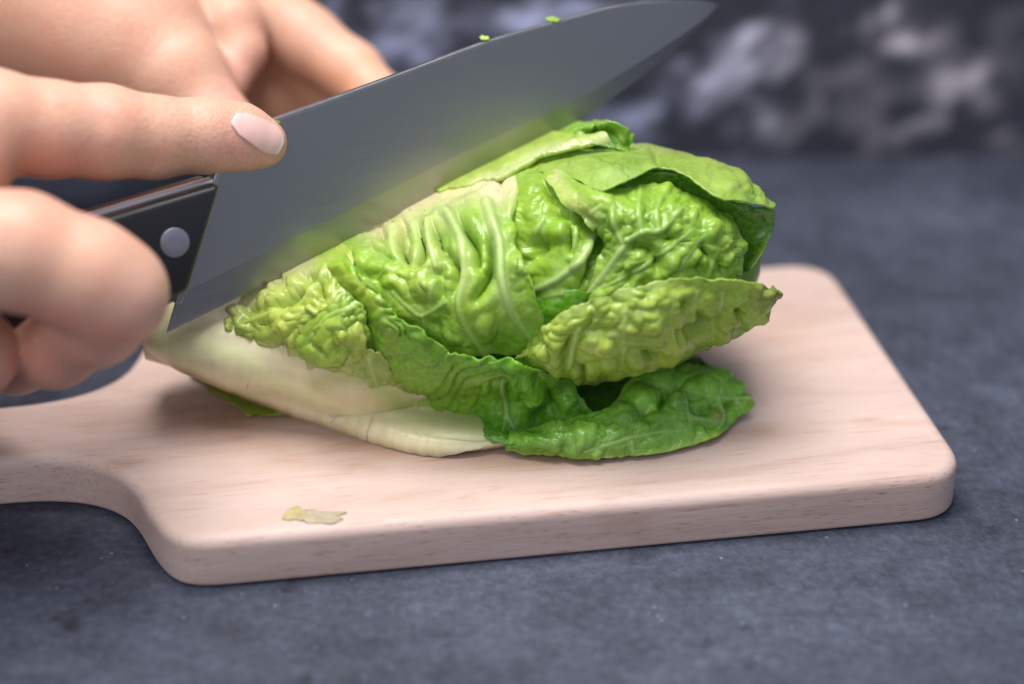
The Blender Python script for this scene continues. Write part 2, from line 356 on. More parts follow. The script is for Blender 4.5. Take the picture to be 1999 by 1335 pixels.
CREAM = (.72, .66, .42); PALE = (.58, .66, .26); VEIN = (.50, .62, .26)
LIGHT = (.30, .52, .05); MID = (.17, .37, .03); DEEP = (.075, .235, .022); DARK = (.03, .12, .014); YEL = (.40, .60, .05)
RELIEF = .72; OFFS = 1.5; VW = .72; VH = .8; CS = .88
def leaf(rows, hi, lo, seed=1, cell=40, amp=1.6, small=.45, veins=(), folds=(), paint=(), on='body', ripple=None, edge=3., thick=.0005, name='leaf', mat=None, res=3.0, label=None, puffs=(), parent=None, stretch=(1, 1)):
    rows = [np.array([(q + (0,))[:3] for q in r], float) for r in rows]
    nc = max(len(r) for r in rows); rows = [catmull(r, nc) if len(r) != nc else r for r in rows]
    A = np.array(rows)
    lu = np.hypot(*np.diff(A[:, :, :2], axis=0).transpose(2, 0, 1)).sum(0).max(); lv = np.hypot(*np.diff(A[:, :, :2], axis=1).transpose(2, 0, 1)).sum(1).max()
    nu = int(max(8, lu / res)); nv = int(max(8, lv / res))
    A = catmull(A, nu); A = catmull(A.transpose(1, 0, 2), nv).transpose(1, 0, 2)
    px, py, off = A[..., 0], A[..., 1], A[..., 2] * .001 * OFFS
    s = np.linspace(0, 1, nu)[:, None] * np.ones((1, nv)); t = np.ones((nu, 1)) * np.linspace(0, 1, nv)[None]
    # ragged margin
    ew = np.exp(-np.minimum(np.minimum(s, 1 - s) * lu, np.minimum(t, 1 - t) * lv) / 14.)
    px = px + ew * edge * (fbm(px / 22, py / 22, seed + 51, 3) - .5) * 4; py = py + ew * edge * (fbm(px / 22, py / 22, seed + 61, 3) - .5) * 4
    D = lookup(DB if on == 'body' else (DBT if on == 'both' else DT), px, py) - off
    p = P(px, py, D)
    du = np.gradient(p, axis=0); dv = np.gradient(p, axis=1); nn = np.cross(du, dv); nn /= np.linalg.norm(nn, axis=-1)[..., None] + 1e-12
    view = p - CAM; sg = np.sign(-(nn * view).sum(-1)); sg = 1. if sg.mean() > 0 else -1.
    nn = nn * sg
    # relief: pillowed blisters between the veins
    cell = cell * CS; small = small * 1.0; g_ = mat is None; hi = np.minimum(np.array(hi) * ((1.22, 1.18, .75) if g_ else 1.), .9); lo = np.array(lo) * ((.95, .98, .6) if g_ else 1.)
    veins = [(l_, max(w_ * VW, 2.6), h_ * VH) for l_, w_, h_ in veins]
    wx = px / stretch[0] + 26 * (fbm(px / 60, py / 60, seed + 5, 3) - .5) * 2; wy = py / stretch[1] + 26 * (fbm(px / 70, py / 70, seed + 9, 3) - .5) * 2
    f1, f2, cid = worley(wx / cell, wy / cell, seed)
    puff = sstep(-.05, .75, f2 - f1) * (1.45 * cid - .12) + .25
    bl = 0; bt = 0
    for i_ in range(4):
        q_ = cell * 2.0 / 2 ** i_; a_ = .55 ** i_; bl = bl + a_ * np.abs(2 * vnoise(wx / q_ + 9 * i_, wy / q_, seed + 40 + i_) - 1); bt += a_
    bl = bl / bt
    g1_, g2_, gid = worley(wx / (cell * .45) + 3.3, wy / (cell * .45), seed + 3)
    puff2 = sstep(0, .8, g2_ - g1_) * (1.5 * gid - .3) + .2
    loc = .45 + 1.1 * sstep(.3, .7, fbm(px / 120, py / 120, seed + 91, 3))
    h = RELIEF * loc * (amp * (.5 * (puff - .4) + 2.2 * (bl - .35)) + .6 * small * (puff2 - .35)) + RELIEF * amp * 1.1 * (fbm(px / 85, py / 85, seed + 33, 3) - .5) * 2
    seam = (1 - sstep(.0, .07, f2 - f1))
    mask = np.ones_like(h); vein = np.zeros_like(h); cre = np.zeros_like(h)
    for line, w, hh in veins:
        d, fr = polydist(px, py, line); w_ = w * (1 - .55 * fr)
        mask *= 1 - .95 * np.exp(-(d / (2.1 * w_ + 3)) ** 2); vein = np.maximum(vein, np.exp(-(d / w_) ** 4) * (1 - .35 * fr))
    h = h * mask
    for line, w, hh in veins:
        d, fr = polydist(px, py, line); w_ = w * (1 - .55 * fr); h += hh * np.exp(-(d / w_) ** 2) * (1 - .5 * fr)
    for line, w, dep in folds:
        d, fr = polydist(px, py, line); g = np.exp(-(d / w) ** 2) * np.sin(np.pi * np.clip(fr * .92 + .04, 0, 1)) ** .5; h -= 1.45 * dep * g; cre = np.maximum(cre, g if dep > 0 else 0)
    for cx, cy, rx, ry, a in puffs:
        r2 = ((px - cx) / rx) ** 2 + ((py - cy) / ry) ** 2; h = h + a * np.clip(1 - r2, 0, 1) ** 1.5
    if ripple:
        nr, ra, pw = ripple; h = h + ra * np.sin(2 * np.pi * (nr * s + .9 * (fbm(s * 7, t * 2, seed, 2) - .5) * 4 + .25 * t)) * t ** pw * (.3 + .9 * s) * (.25 + 1.2 * fbm(s * 14 + 3, t * 3, seed + 2, 2))
    h = h * np.clip(1 - .35 * ew, 0, 1)
    p = yield_to_blade(p + nn * (h * .001)[..., None])
    # leaf colour with crease shade painted in: hollows darker; then seams, veins, margin
    hi = np.array(hi); lo = np.array(lo)
    k = np.clip(.5 + .3 * (puff - .4) + .9 * (bl - .35) + .5 * (fbm(px / 110, py / 110, seed + 71, 3) - .5) * 2, 0, 1)
    c = lo + (hi - lo) * k[..., None]
    for line, w, col, st in paint:
        d, _ = polydist(px, py, line); wgt = st * np.exp(-(d / w) ** 2); c = c + (np.array(col) - c) * wgt[..., None]
    vc = np.minimum(c * 1.35 + .05, 1) * .5 + np.array(VEIN) * .5
    c = c + (vc - c) * (np.clip(vein * .85 + seam * mask * .28, 0, 1))[..., None]
    o = mesh_obj(name, p.reshape(-1, 3), gridfaces(nu, nv) if sg > 0 else [f[::-1] for f in gridfaces(nu, nv)], mat or M_LEAF, parent or lettuce, True, c.reshape(-1, 3))
    md = o.modifiers.new('thick', 'SOLIDIFY'); md.thickness = thick; md.offset = -1
    if label: o['label'] = label
    return o

# inner heart that fills the head
def heart():
    V = []; ring = 40; pts = catmull(np.array([list(a) + [r] for a, r in AXP]), 40)
    for i, q in enumerate(pts):
        t = pts[min(i + 1, 39), :3] - pts[max(i - 1, 0), :3]; t /= np.linalg.norm(t)
        u = np.cross(t, [0, 0, 1]); u /= np.linalg.norm(u); w = np.cross(u, t)
        ang = np.linspace(0, 2 * np.pi, ring, endpoint=False); r = q[3] * .86 * (1 - .55 * max(0, (i - 29) / 10) ** 2) * (1 + .05 * np.sin(5 * ang + i * .3))
        V += list(q[:3] + np.outer(np.cos(ang) * r, u) + np.outer(np.sin(ang) * r, w))
    V = yield_to_blade(np.array(V)); F = gridfaces(40, ring, 0, True); F.append(tuple(range(ring))[::-1]); F.append(tuple(range(39 * ring, 40 * ring)))
    f = np.clip(np.arange(40) / 14., 0, 1)[:, None, None]; c = (np.array(CREAM) * (1 - f) + np.array((.16, .30, .03)) * f) * np.ones((40, ring, 1))
    mesh_obj('heart', V, F, M_RIB, lettuce, True, c.reshape(-1, 3))
heart()

# leaves wrapped round the far side of the head
def wrap(phi0, phi1, i0, i1, rad, seed, hi, lo):
    ax = catmull(np.array([list(a) + [r] for a, r in AXP]), 90)[i0:i1]; n = len(ax); m = 70
    V = np.zeros((n, m, 3)); s = np.linspace(0, 1, n)[:, None]; t = np.linspace(0, 1, m)[None]
    ph = phi0 + (phi1 - phi0) * (.5 + (t - .5) * np.sqrt(np.clip(1 - (2 * s - 1.05) ** 4, .05, 1)))
    f1, f2, cid = worley(s * 9 + 0 * t, t * 7 + 0 * s, seed); h = .0022 * sstep(0, .5, f2 - f1) * (.3 + cid) + .003 * (fbm(s * 4 + 0 * t, t * 4 + 0 * s, seed, 3) - .5)
    for i, q in enumerate(ax):
        u = np.array([0, 1., 0]); w = np.array([0, 0, 1.]); r = q[3] * rad + h[i]
        V[i] = q[:3] + (np.cos(ph[i]) * r)[:, None] * u + (np.sin(ph[i]) * r)[:, None] * w
    V[..., 2] = np.maximum(V[..., 2], TB + .0008)
    k = np.clip(cid * .6 + .3, 0, 1)[..., None]; c = np.array(lo) + (np.array(hi) - np.array(lo)) * k
    rb = np.exp(-((t - .5) / .10) ** 2) * (1 - s * .8); c = c + (np.array(CREAM) - c) * np.clip(rb, 0, 1)[..., None]
    o = mesh_obj('leaf', V.reshape(-1, 3), gridfaces(n, m), M_LEAF, lettuce, True, c.reshape(-1, 3))
    md = o.modifiers.new('thick', 'SOLIDIFY'); md.thickness = .0007; md.offset = 0
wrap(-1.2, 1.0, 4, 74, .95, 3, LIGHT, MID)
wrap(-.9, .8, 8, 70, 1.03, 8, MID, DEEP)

# outermost leaf: broad cream rib along the underside
leaf([[(283, 640, 1), (286, 650, 2), (292, 660, 1), (297, 667, -2)],
      [(345, 606, 0), (345, 655, 4), (350, 690, 4), (353, 704, -1)],
      [(440, 590, 0), (450, 670, 4), (456, 734, 4), (462, 752, -1)],
      [(560, 590, 0), (570, 720, 4), (575, 780, 4), (581, 798, -1)],
      [(680, 625, 0), (690, 765, 4), (695, 820, 4), (700, 842, -1)],
      [(800, 700, 0), (810, 815, 4), (812, 858, 3), (815, 872, 0)],
      [(900, 770, 0), (905, 840, 4), (908, 868, 2), (912, 881, 0)],
      [(985, 820, 0), (988, 850, 2), (990, 862, 1), (990, 872, 0)]],
     CREAM, (.62, .56, .33), seed=4, cell=26, amp=.22, small=.10, edge=.8, on='both', mat=M_RIB, name='midrib', thick=.003, stretch=(.8, 2.2),
     veins=[([(330, 665), (450, 690), (570, 742), (700, 795), (830, 842), (950, 862)], 26, .5)],
     folds=[([(430 + 22 * k + (k * 37 % 11), 690 + 9.2 * k + (k * 53 % 17)), (424 + 22 * k + (k * 37 % 11), 716 + 9.2 * k + (k * 53 % 17) + (k * 29 % 9))], 5.5, -.13 - .02 * (k % 4)) for k in range(20)],
     paint=[([(300, 668), (350, 700), (460, 752), (580, 798), (700, 842)], 7, (.45, .28, .12), .7), ([(284, 642), (292, 662)], 8, (.40, .24, .10), .8), ([(700, 700), (760, 760), (860, 810), (960, 840)], 26, (.30, .40, .08), .6),
            ([(690, 800)], 4, (.2, .12, .05), .6), ([(625, 735), (700, 720)], 18, (.30, .36, .08), .5)], label='broad cream outer rib')
# leaf tip tucked beneath the rib
leaf([[(370, 716, 0), (378, 738, 0)], [(430, 730, 0), (415, 766, 0)], [(500, 760, 0), (470, 800, 0)], [(560, 790, 0), (482, 814, 0)], [(620, 805, 0), (540, 810, 0)]],
     (.30, .36, .05), (.22, .30, .03), seed=12, cell=30, amp=.6, small=.2, on='board')
# thin half-see-through blade of the outer leaf beside its rib
leaf([[(585, 680, 5.6), (598, 706, 5.6), (606, 738, 4.8)], [(655, 680, 6), (672, 728, 5.6), (680, 774, 4.8)], [(725, 680, 6), (755, 750, 5.6), (770, 804, 4.8)], [(790, 750, 6), (828, 798, 5.6), (848, 832, 4.6)], [(880, 800, 5.6), (905, 822, 4.6), (928, 838, 3)]],
     (.42, .50, .20), (.30, .40, .10), seed=14, cell=34, amp=1., small=.4, edge=4, on='both', veins=[([(720, 700), (735, 750), (745, 780)], 3, .5), ([(800, 750), (815, 800)], 3, .5)],
     paint=[([(600, 726), (690, 765), (780, 797), (860, 826)], 16, (.60, .58, .32), .75)])
# small frilled leaves by the stem
leaf([[(425, 604, 1), (442, 632, 4.5), (468, 668, 4.6)], [(480, 530, 0), (503, 620, 6), (526, 686, 5)], [(545, 490, 0), (575, 610, 7), (600, 702, 5)],
      [(620, 450, 0), (638, 590, 7), (652, 716, 5)], [(690, 500, 2), (702, 610, 6), (720, 712, 5)]],
     (.46, .56, .14), (.30, .44, .06), seed=21, cell=40, amp=2.8, small=.9, edge=5,
     veins=[([(640, 520), (600, 575), (560, 600), (480, 630)], 6, 1.2), ([(650, 640), (600, 600)], 4, 1.), ([(560, 600), (530, 650)], 4, .8)],
     folds=[([(545, 600), (590, 575)], 9, 3.), ([(600, 640), (650, 600)], 7, 2.5), ([(455, 625), (460, 660)], 6, 2.), ([(620, 545), (630, 580)], 8, 2.)],
     paint=[([(435, 610), (470, 590), (540, 545), (600, 510)], 22, CREAM, .7), ([(470, 670), (560, 692), (640, 710)], 14, CREAM, .5)])
leaf([[(585, 645, 5), (580, 672, 6), (592, 700, 6)], [(630, 610, 7), (628, 655, 7), (632, 712, 6)], [(675, 575, 8), (678, 640, 8), (690, 708, 6)], [(708, 590, 7), (718, 640, 6), (730, 690, 3)]],
     (.36, .53, .10), (.20, .40, .04), seed=24, cell=26, amp=1.8, small=.6, edge=4, veins=[([(690, 600), (640, 620), (600, 670)], 5, .7)],
     folds=[([(610, 668), (640, 690)], 5, 2.), ([(650, 645), (660, 690)], 5, 1.6)])
# leaf margin folded up along the front
leaf([[(626, 500, 3), (645, 488, 7), (662, 478, 9)], [(652, 550, 3), (676, 538, 8), (702, 530, 9)], [(690, 600, 3), (716, 585, 8), (742, 572, 9)], [(716, 650, 3), (748, 634, 8), (778, 618, 9)],
      [(736, 700, 3), (780, 668, 8), (820, 642, 10)], [(765, 756, 3), (815, 715, 9), (860, 676, 10)], [(810, 806, 3), (858, 752, 9), (905, 694, 10)], [(880, 825, 3), (920, 770, 9), (960, 700, 9)], [(945, 822, 3), (985, 775, 7), (1020, 712, 7)]],
     (.24, .47, .04), (.14, .34, .02), seed=31, cell=30, amp=1.0, small=.4, ripple=(11, .9, 1.1), edge=3,
     paint=[([(640, 490), (672, 535), (712, 578)], 30, YEL, .9), ([(665, 535), (700, 560), (745, 610), (770, 660)], 12, (.50, .52, .06), .25), ([(745, 700), (780, 770), (850, 815)], 30, (.20, .30, .03), .7)],
     label='narrow leaf margin, yellow at its top, folded up along the front')
# dark lobe
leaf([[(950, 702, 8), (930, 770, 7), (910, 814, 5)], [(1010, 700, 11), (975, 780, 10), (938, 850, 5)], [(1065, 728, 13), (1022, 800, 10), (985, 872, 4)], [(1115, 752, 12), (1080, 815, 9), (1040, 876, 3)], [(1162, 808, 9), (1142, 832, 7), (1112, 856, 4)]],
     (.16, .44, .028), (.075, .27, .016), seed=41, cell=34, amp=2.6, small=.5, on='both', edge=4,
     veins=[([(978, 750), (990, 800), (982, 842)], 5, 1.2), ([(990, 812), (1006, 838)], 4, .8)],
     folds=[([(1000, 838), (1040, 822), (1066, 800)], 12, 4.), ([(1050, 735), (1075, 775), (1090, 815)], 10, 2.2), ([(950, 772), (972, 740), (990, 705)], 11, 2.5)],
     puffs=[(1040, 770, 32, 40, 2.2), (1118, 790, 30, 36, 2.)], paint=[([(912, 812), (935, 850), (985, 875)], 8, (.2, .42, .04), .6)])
# leaf tip lying on the board
leaf([[(985, 850, 4), (985, 862, 4), (990, 878, 1)], [(1060, 832, 9), (1060, 860, 8), (1062, 888, 1)], [(1120, 815, 12), (1130, 855, 9), (1140, 893, 1)], [(1190, 800, 13), (1210, 850, 9), (1220, 892, 1)],
      [(1225, 745, 16), (1290, 810, 10), (1310, 880, 1)], [(1275, 712, 18), (1350, 770, 12), (1395, 855, 1)], [(1340, 706, 17), (1400, 755, 12), (1442, 815, 2)], [(1410, 725, 12), (1445, 765, 9), (1464, 800, 3)], [(1450, 752, 8), (1466, 775, 7), (1473, 785, 5)]],
     (.20, .46, .05), (.10, .31, .025), seed=52, cell=38, amp=2.2, small=.5, on='board', edge=1.4,
     veins=[([(1225, 738), (1320, 760), (1400, 776), (1465, 778)], 4, .5), ([(1320, 760), (1345, 735), (1385, 725)], 2.6, .3), ([(1400, 776), (1412, 815), (1400, 840)], 2.6, .3), ([(1330, 765), (1345, 810), (1400, 822)], 2.6, .3),
            ([(1400, 776), (1412, 750)], 2.6, .3), ([(1435, 778), (1448, 800)], 2.2, .3), ([(1140, 880), (1250, 850), (1340, 840)], 2.6, .3), ([(1230, 862), (1235, 885)], 2.2, .3)],
     puffs=[(1320, 790, 26, 30, 3.), (1255, 770, 30, 26, 2.6), (1375, 745, 30, 18, 1.2), (1215, 812, 30, 22, 2.4)], folds=[([(1285, 800), (1300, 770), (1330, 752)], 8, 1.8), ([(1240, 800), (1275, 805)], 8, 2.)],
     paint=[([(1090, 865), (1210, 865), (1330, 845)], 26, (.24, .46, .08), .6), ([(990, 878), (1140, 893), (1310, 880), (1400, 850)], 7, (.34, .50, .06), .8), ([(1400, 812)], 9, (.25, .13, .04), .7), ([(1468, 785)], 10, (.22, .16, .04), .6)], label='dark green leaf tip lying flat on the board')
# dark leaf behind it
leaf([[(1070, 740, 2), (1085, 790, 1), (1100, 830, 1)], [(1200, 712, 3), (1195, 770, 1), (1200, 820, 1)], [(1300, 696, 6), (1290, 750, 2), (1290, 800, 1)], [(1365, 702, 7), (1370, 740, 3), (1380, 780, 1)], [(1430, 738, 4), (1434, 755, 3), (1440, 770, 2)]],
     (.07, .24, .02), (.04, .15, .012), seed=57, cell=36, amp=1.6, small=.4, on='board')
# pale bumpy outer leaf
leaf([[(1012, 688, 5), (1008, 704, 6), (1004, 720, 4)], [(1070, 638, 7), (1060, 690, 10), (1050, 740, 8)], [(1140, 590, 9), (1130, 670, 10), (1120, 749, 7)], [(1220, 566, 9), (1215, 655, 11), (1205, 746, 7.5)],
      [(1300, 548, 9.5), (1295, 635, 10), (1285, 716, 7)], [(1380, 542, 9.5), (1375, 610, 7.5), (1370, 676, 4)], [(1440, 545, 10), (1440, 600, 5), (1440, 652, 3)], [(1490, 561, 5), (1490, 590, 6), (1488, 614, 4)], [(1516, 570, 4), (1521, 580, 4), (1512, 592, 4)]],
     (.42, .55, .12), (.27, .44, .07), seed=63, cell=44, amp=3.0, small=.7, edge=3.5,
     veins=[([(1222, 600), (1218, 660), (1215, 720)], 4, .6), ([(1312, 575), (1306, 620), (1296, 665)], 4, .6), ([(1130, 640), (1115, 690), (1098, 735)], 4, .6), ([(1215, 608), (1300, 605)], 3, .3), ([(1190, 655), (1218, 655)], 3, .3), ([(1410, 570), (1400, 620), (1390, 650)], 4, .5),
            ([(1360, 570), (1352, 640)], 3, .4), ([(1215, 668), (1270, 672), (1290, 690)], 4, .8)],
     puffs=[(1120, 705, 26, 26, 2.4), (1155, 725, 20, 22, 2.4), (1185, 712, 22, 24, 2.2), (1085, 718, 18, 24, 2.), (1240, 705, 20, 22, 2.2), (1190, 620, 24, 30, 1.4), (1265, 625, 30, 34, 1.6)],
     folds=[([(1330, 655), (1370, 640), (1400, 620)], 11, 3.2), ([(1335, 590), (1350, 608)], 10, 2.), ([(1366, 610), (1375, 625)], 9, 2.2), ([(1430, 595), (1442, 610)], 9, 2.), ([(1255, 690), (1285, 700)], 9, 2.6), ([(1318, 640), (1322, 670)], 7, 2.)],
     paint=[([(1490, 575), (1520, 580)], 26, (.22, .25, .06), .8), ([(1060, 645), (1140, 592), (1300, 550)], 10, (.40, .54, .14), .6)], label='pale blistered outer leaf with a pointed tip')
leaf([[(1260, 690, 2), (1270, 722, 1)], [(1320, 660, 3), (1325, 705, 2)], [(1400, 630, 3), (1410, 660, 3)], [(1460, 600, 2), (1462, 628, 3)]], (.26, .36, .12), (.18, .28, .07), seed=66, cell=30, amp=1., small=.3)
# centre leaf
leaf([[(630, 440, -3), (686, 535, 1), (712, 600, 1), (745, 645, 1)], [(750, 400, 0), (778, 500, 4), (798, 590, 5), (822, 668, 3)], [(835, 360, 0), (850, 480, 5), (865, 600, 6), (870, 692, 4)],
      [(915, 325, 0), (920, 460, 5), (922, 590, 7), (925, 694, 4)], [(975, 318, 0), (962, 450, 5), (970, 570, 7), (972, 692, 4)], [(1003, 330, 1), (994, 450, 5), (1020, 570, 7), (1030, 690, 4)], [(1006, 345, 1), (1003, 460, 4), (1040, 560, 9), (1078, 676, 5)]],
     (.33, .52, .075), (.20, .41, .035), seed=72, cell=52, amp=2.0, small=.6, edge=2.5,
     veins=[([(860, 400), (895, 450), (906, 515), (897, 575), (905, 625), (945, 690)], 11, 2.4), ([(950, 400), (972, 470), (978, 540), (1000, 610), (1040, 665)], 12, 2.4), ([(770, 570), (800, 600), (825, 615), (870, 590)], 5, 1.), ([(850, 550), (838, 600)], 3, .5),
            ([(825, 615), (835, 650)], 3.5, .6), ([(800, 420), (815, 470), (808, 525)], 8, 2.), ([(765, 440), (770, 490), (796, 530)], 7, 1.8), ([(835, 420), (838, 470), (850, 520)], 7, 1.8)],
     folds=[([(895, 430), (930, 480), (935, 530)], 9, 4.), ([(960, 470), (955, 540), (930, 585)], 11, 5.), ([(785, 430), (778, 480), (792, 520)], 7, 3.5), ([(812, 440), (825, 500), (815, 525)], 7, 3.), ([(845, 440), (862, 490)], 7, 2.6), ([(870, 490), (892, 525), (885, 575)], 10, 3.), ([(742, 440), (745, 470)], 6, 2.5),
            ([(720, 560), (740, 585)], 8, 2.), ([(770, 655), (860, 690)], 8, 1.5)],
     puffs=[(835, 560, 34, 34, 2.4), (740, 520, 26, 30, 1.6), (760, 540, 22, 26, 1.5), (1010, 530, 26, 42, 2.6), (950, 640, 24, 34, 1.6), (885, 655, 30, 22, 1.4)],
     paint=[([(735, 430), (830, 390), (910, 355), (1000, 350)], 40, (.80, .72, .44), 1.), ([(970, 370)], 34, (.80, .70, .52), .8), ([(860, 420), (900, 460), (905, 560)], 16, (.55, .64, .25), .55), ([(955, 410), (975, 500), (985, 580)], 18, (.52, .64, .25), .6),
            ([(765, 430), (800, 500)], 22, (.56, .60, .2), .6), ([(840, 430), (850, 520)], 22, (.5, .6, .18), .6), ([(825, 560)], 40, (.42, .56, .10), .6)], label='large pale green centre leaf with two thick veins')
# bright patch between the leaves
leaf([[(1030, 590, 1), (1045, 630, 2), (1062, 668, 2)], [(1095, 570, 3), (1090, 615, 3), (1085, 662, 3)], [(1150, 566, 3), (1130, 600, 3), (1110, 640, 3)], [(1180, 572, 1), (1150, 605, 1), (1130, 645, 1)]],
     (.15, .42, .02), (.11, .35, .012), seed=79, cell=40, amp=.9, small=.3, veins=[([(1050, 600), (1060, 645), (1066, 668)], 4, .8), ([(1120, 610), (1090, 640), (1068, 664)], 4, .8)])
# middle leaf
leaf([[(998, 330, 1), (1001, 410, 1), (1003, 470, 0), (1025, 590, -1)], [(1030, 324, 3), (1040, 410, 4), (1050, 480, 3), (1060, 592, 2)], [(1062, 326, 5), (1080, 400, 4), (1095, 480, 4), (1098, 592, 3)],
      [(1088, 345, 5), (1120, 420, 4), (1135, 490, 4), (1135, 582, 3)], [(1115, 385, 0), (1150, 440, 0), (1166, 490, 1), (1168, 562, 0)], [(1150, 420, -5), (1172, 460, -6), (1182, 500, -5), (1186, 545, -3)]],
     (.30, .50, .06), (.19, .40, .03), seed=85, cell=48, amp=2.2, small=.6, edge=2.5,
     veins=[([(1168, 448), (1140, 500), (1095, 540), (1028, 575)], 9, 1.6), ([(1062, 430), (1035, 465), (1000, 500)], 5, 1.), ([(1125, 425), (1122, 470), (1112, 505)], 4, 1.6), ([(1060, 455), (1070, 480)], 3, .5), ([(1100, 572), (1040, 585)], 5, .7)],
     folds=[([(1030, 480), (1060, 475), (1040, 505)], 14, 4.), ([(1112, 440), (1112, 495)], 6, 3.), ([(1080, 420), (1120, 425), (1150, 460)], 10, 3.), ([(1165, 470), (1160, 520), (1135, 560)], 9, 3.), ([(1060, 350), (1090, 410)], 10, 2.)],
     puffs=[(1095, 455, 28, 26, 2.), (1130, 520, 18, 24, 1.6)], paint=[([(1168, 448), (1140, 500), (1095, 540), (1028, 575)], 10, (.36, .50, .16), .8), ([(1010, 340), (1060, 332)], 14, (.45, .58, .12), .6), ([(1020, 380), (1080, 390)], 22, (.28, .44, .03), .5)])
# right leaf
leaf([[(1062, 345, 6), (1105, 402, 5), (1150, 442, 4), (1174, 492, 2), (1138, 602, 2)], [(1085, 326, 6), (1140, 392, 7), (1186, 452, 6), (1202, 512, 5), (1172, 602, 3)], [(1135, 350, 6), (1190, 400, 8), (1232, 460, 7), (1242, 520, 6), (1232, 592, 4)],
      [(1205, 366, 5), (1252, 410, 8), (1292, 460, 8), (1302, 510, 7), (1302, 578, 4)], [(1292, 360, 4), (1332, 400, 7), (1362, 450, 8), (1377, 500, 7), (1377, 568, 4)], [(1370, 392, 3), (1402, 425, 5), (1422, 460, 6), (1432, 500, 5), (1432, 558, 3)], [(1425, 425, 1), (1444, 455, 2), (1456, 480, 2), (1456, 510, 2), (1452, 558, 1)]],
     (.33, .52, .09), (.20, .40, .04), seed=94, cell=44, amp=2.2, small=.6, edge=2.5,
     veins=[([(1120, 600), (1175, 545), (1215, 485), (1225, 470)], 7, 1.4), ([(1222, 470), (1260, 452), (1290, 450), (1340, 400)], 5, 1.), ([(1252, 455), (1246, 410), (1250, 365)], 3.6, .7), ([(1285, 450), (1282, 415), (1290, 385)], 3, .6), ([(1215, 475), (1200, 440), (1195, 410)], 3.5, .7),
            ([(1180, 560), (1240, 530), (1300, 490), (1350, 450)], 4, .8), ([(1310, 545), (1340, 500), (1375, 460)], 3.4, .6), ([(1380, 540), (1400, 490)], 3, .5), ([(1150, 420), (1175, 400)], 4, .7)],
     folds=[([(1230, 478), (1260, 480), (1275, 500)], 12, 3.), ([(1310, 455), (1318, 470)], 12, 3.), ([(1285, 500), (1282, 530)], 9, 3.2), ([(1370, 480), (1385, 505)], 8, 2.6), ([(1360, 510), (1368, 530)], 8, 2.6), ([(1235, 530), (1222, 555)], 9, 2.), ([(1405, 510), (1412, 535)], 8, 2.), ([(1145, 420), (1160, 440)], 8, 2.)],
     puffs=[(1320, 420, 26, 24, 1.6), (1310, 510, 18, 22, 2.), (1390, 450, 24, 26, 1.4), (1200, 430, 20, 24, 1.4)],
     paint=[([(1075, 345), (1110, 385), (1155, 425)], 18, (.52, .60, .18), .8), ([(1085, 340)], 16, (.62, .66, .30), .8), ([(1120, 600), (1175, 545), (1215, 485)], 8, (.36, .48, .16), .7)], label='bright blistered leaf with a branching vein below the top leaf')
# top outer leaf
leaf([[(1005, 332, 0), (1020, 332, 1), (1040, 340, 2)], [(1080, 285, -1), (1090, 310, 3), (1112, 348, 5)], [(1160, 278, -2), (1165, 325, 5), (1176, 376, 8)], [(1220, 282, -2), (1225, 320, 6), (1232, 350, 9)], [(1290, 290, -2), (1290, 308, 4), (1290, 327, 9)],
      [(1360, 306, -2), (1355, 330, 5), (1345, 350, 10)], [(1440, 333, -2), (1425, 365, 6), (1402, 386, 10)], [(1480, 372, -1), (1472, 390, 5), (1462, 398, 9)], [(1513, 402, 0), (1511, 407, 3), (1509, 411, 5)]],
     (.34, .49, .14), (.24, .41, .08), seed=103, cell=34, amp=1.1, small=.5, edge=1.5, veins=[([(1040, 320), (1150, 300), (1290, 312)], 4, .3)], folds=[([(1275, 300), (1300, 322)], 10, 2.)],
     paint=[([(1180, 350), (1232, 345)], 16, (.42, .58, .18), .5), ([(1240, 288), (1360, 305), (1440, 333)], 5, (.40, .40, .16), .6)], label='smooth top leaf with its front edge lifted')
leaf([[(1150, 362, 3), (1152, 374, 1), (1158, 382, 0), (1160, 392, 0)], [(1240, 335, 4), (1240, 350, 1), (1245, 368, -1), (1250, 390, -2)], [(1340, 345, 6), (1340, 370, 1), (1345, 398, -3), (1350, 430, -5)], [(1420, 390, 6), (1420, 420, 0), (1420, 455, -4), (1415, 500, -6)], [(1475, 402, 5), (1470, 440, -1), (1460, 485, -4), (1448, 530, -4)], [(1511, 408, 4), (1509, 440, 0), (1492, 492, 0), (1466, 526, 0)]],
     (.10, .29, .015), (.07, .22, .010), seed=108, cell=40, amp=.7, small=.3, edge=2, paint=[([(1505, 470), (1470, 522)], 8, (.3, .45, .08), .7), ([(1250, 360)], 50, (.2, .42, .02), .6)])  # coloured dark for the shade under the lifted edge, lit rim painted paler
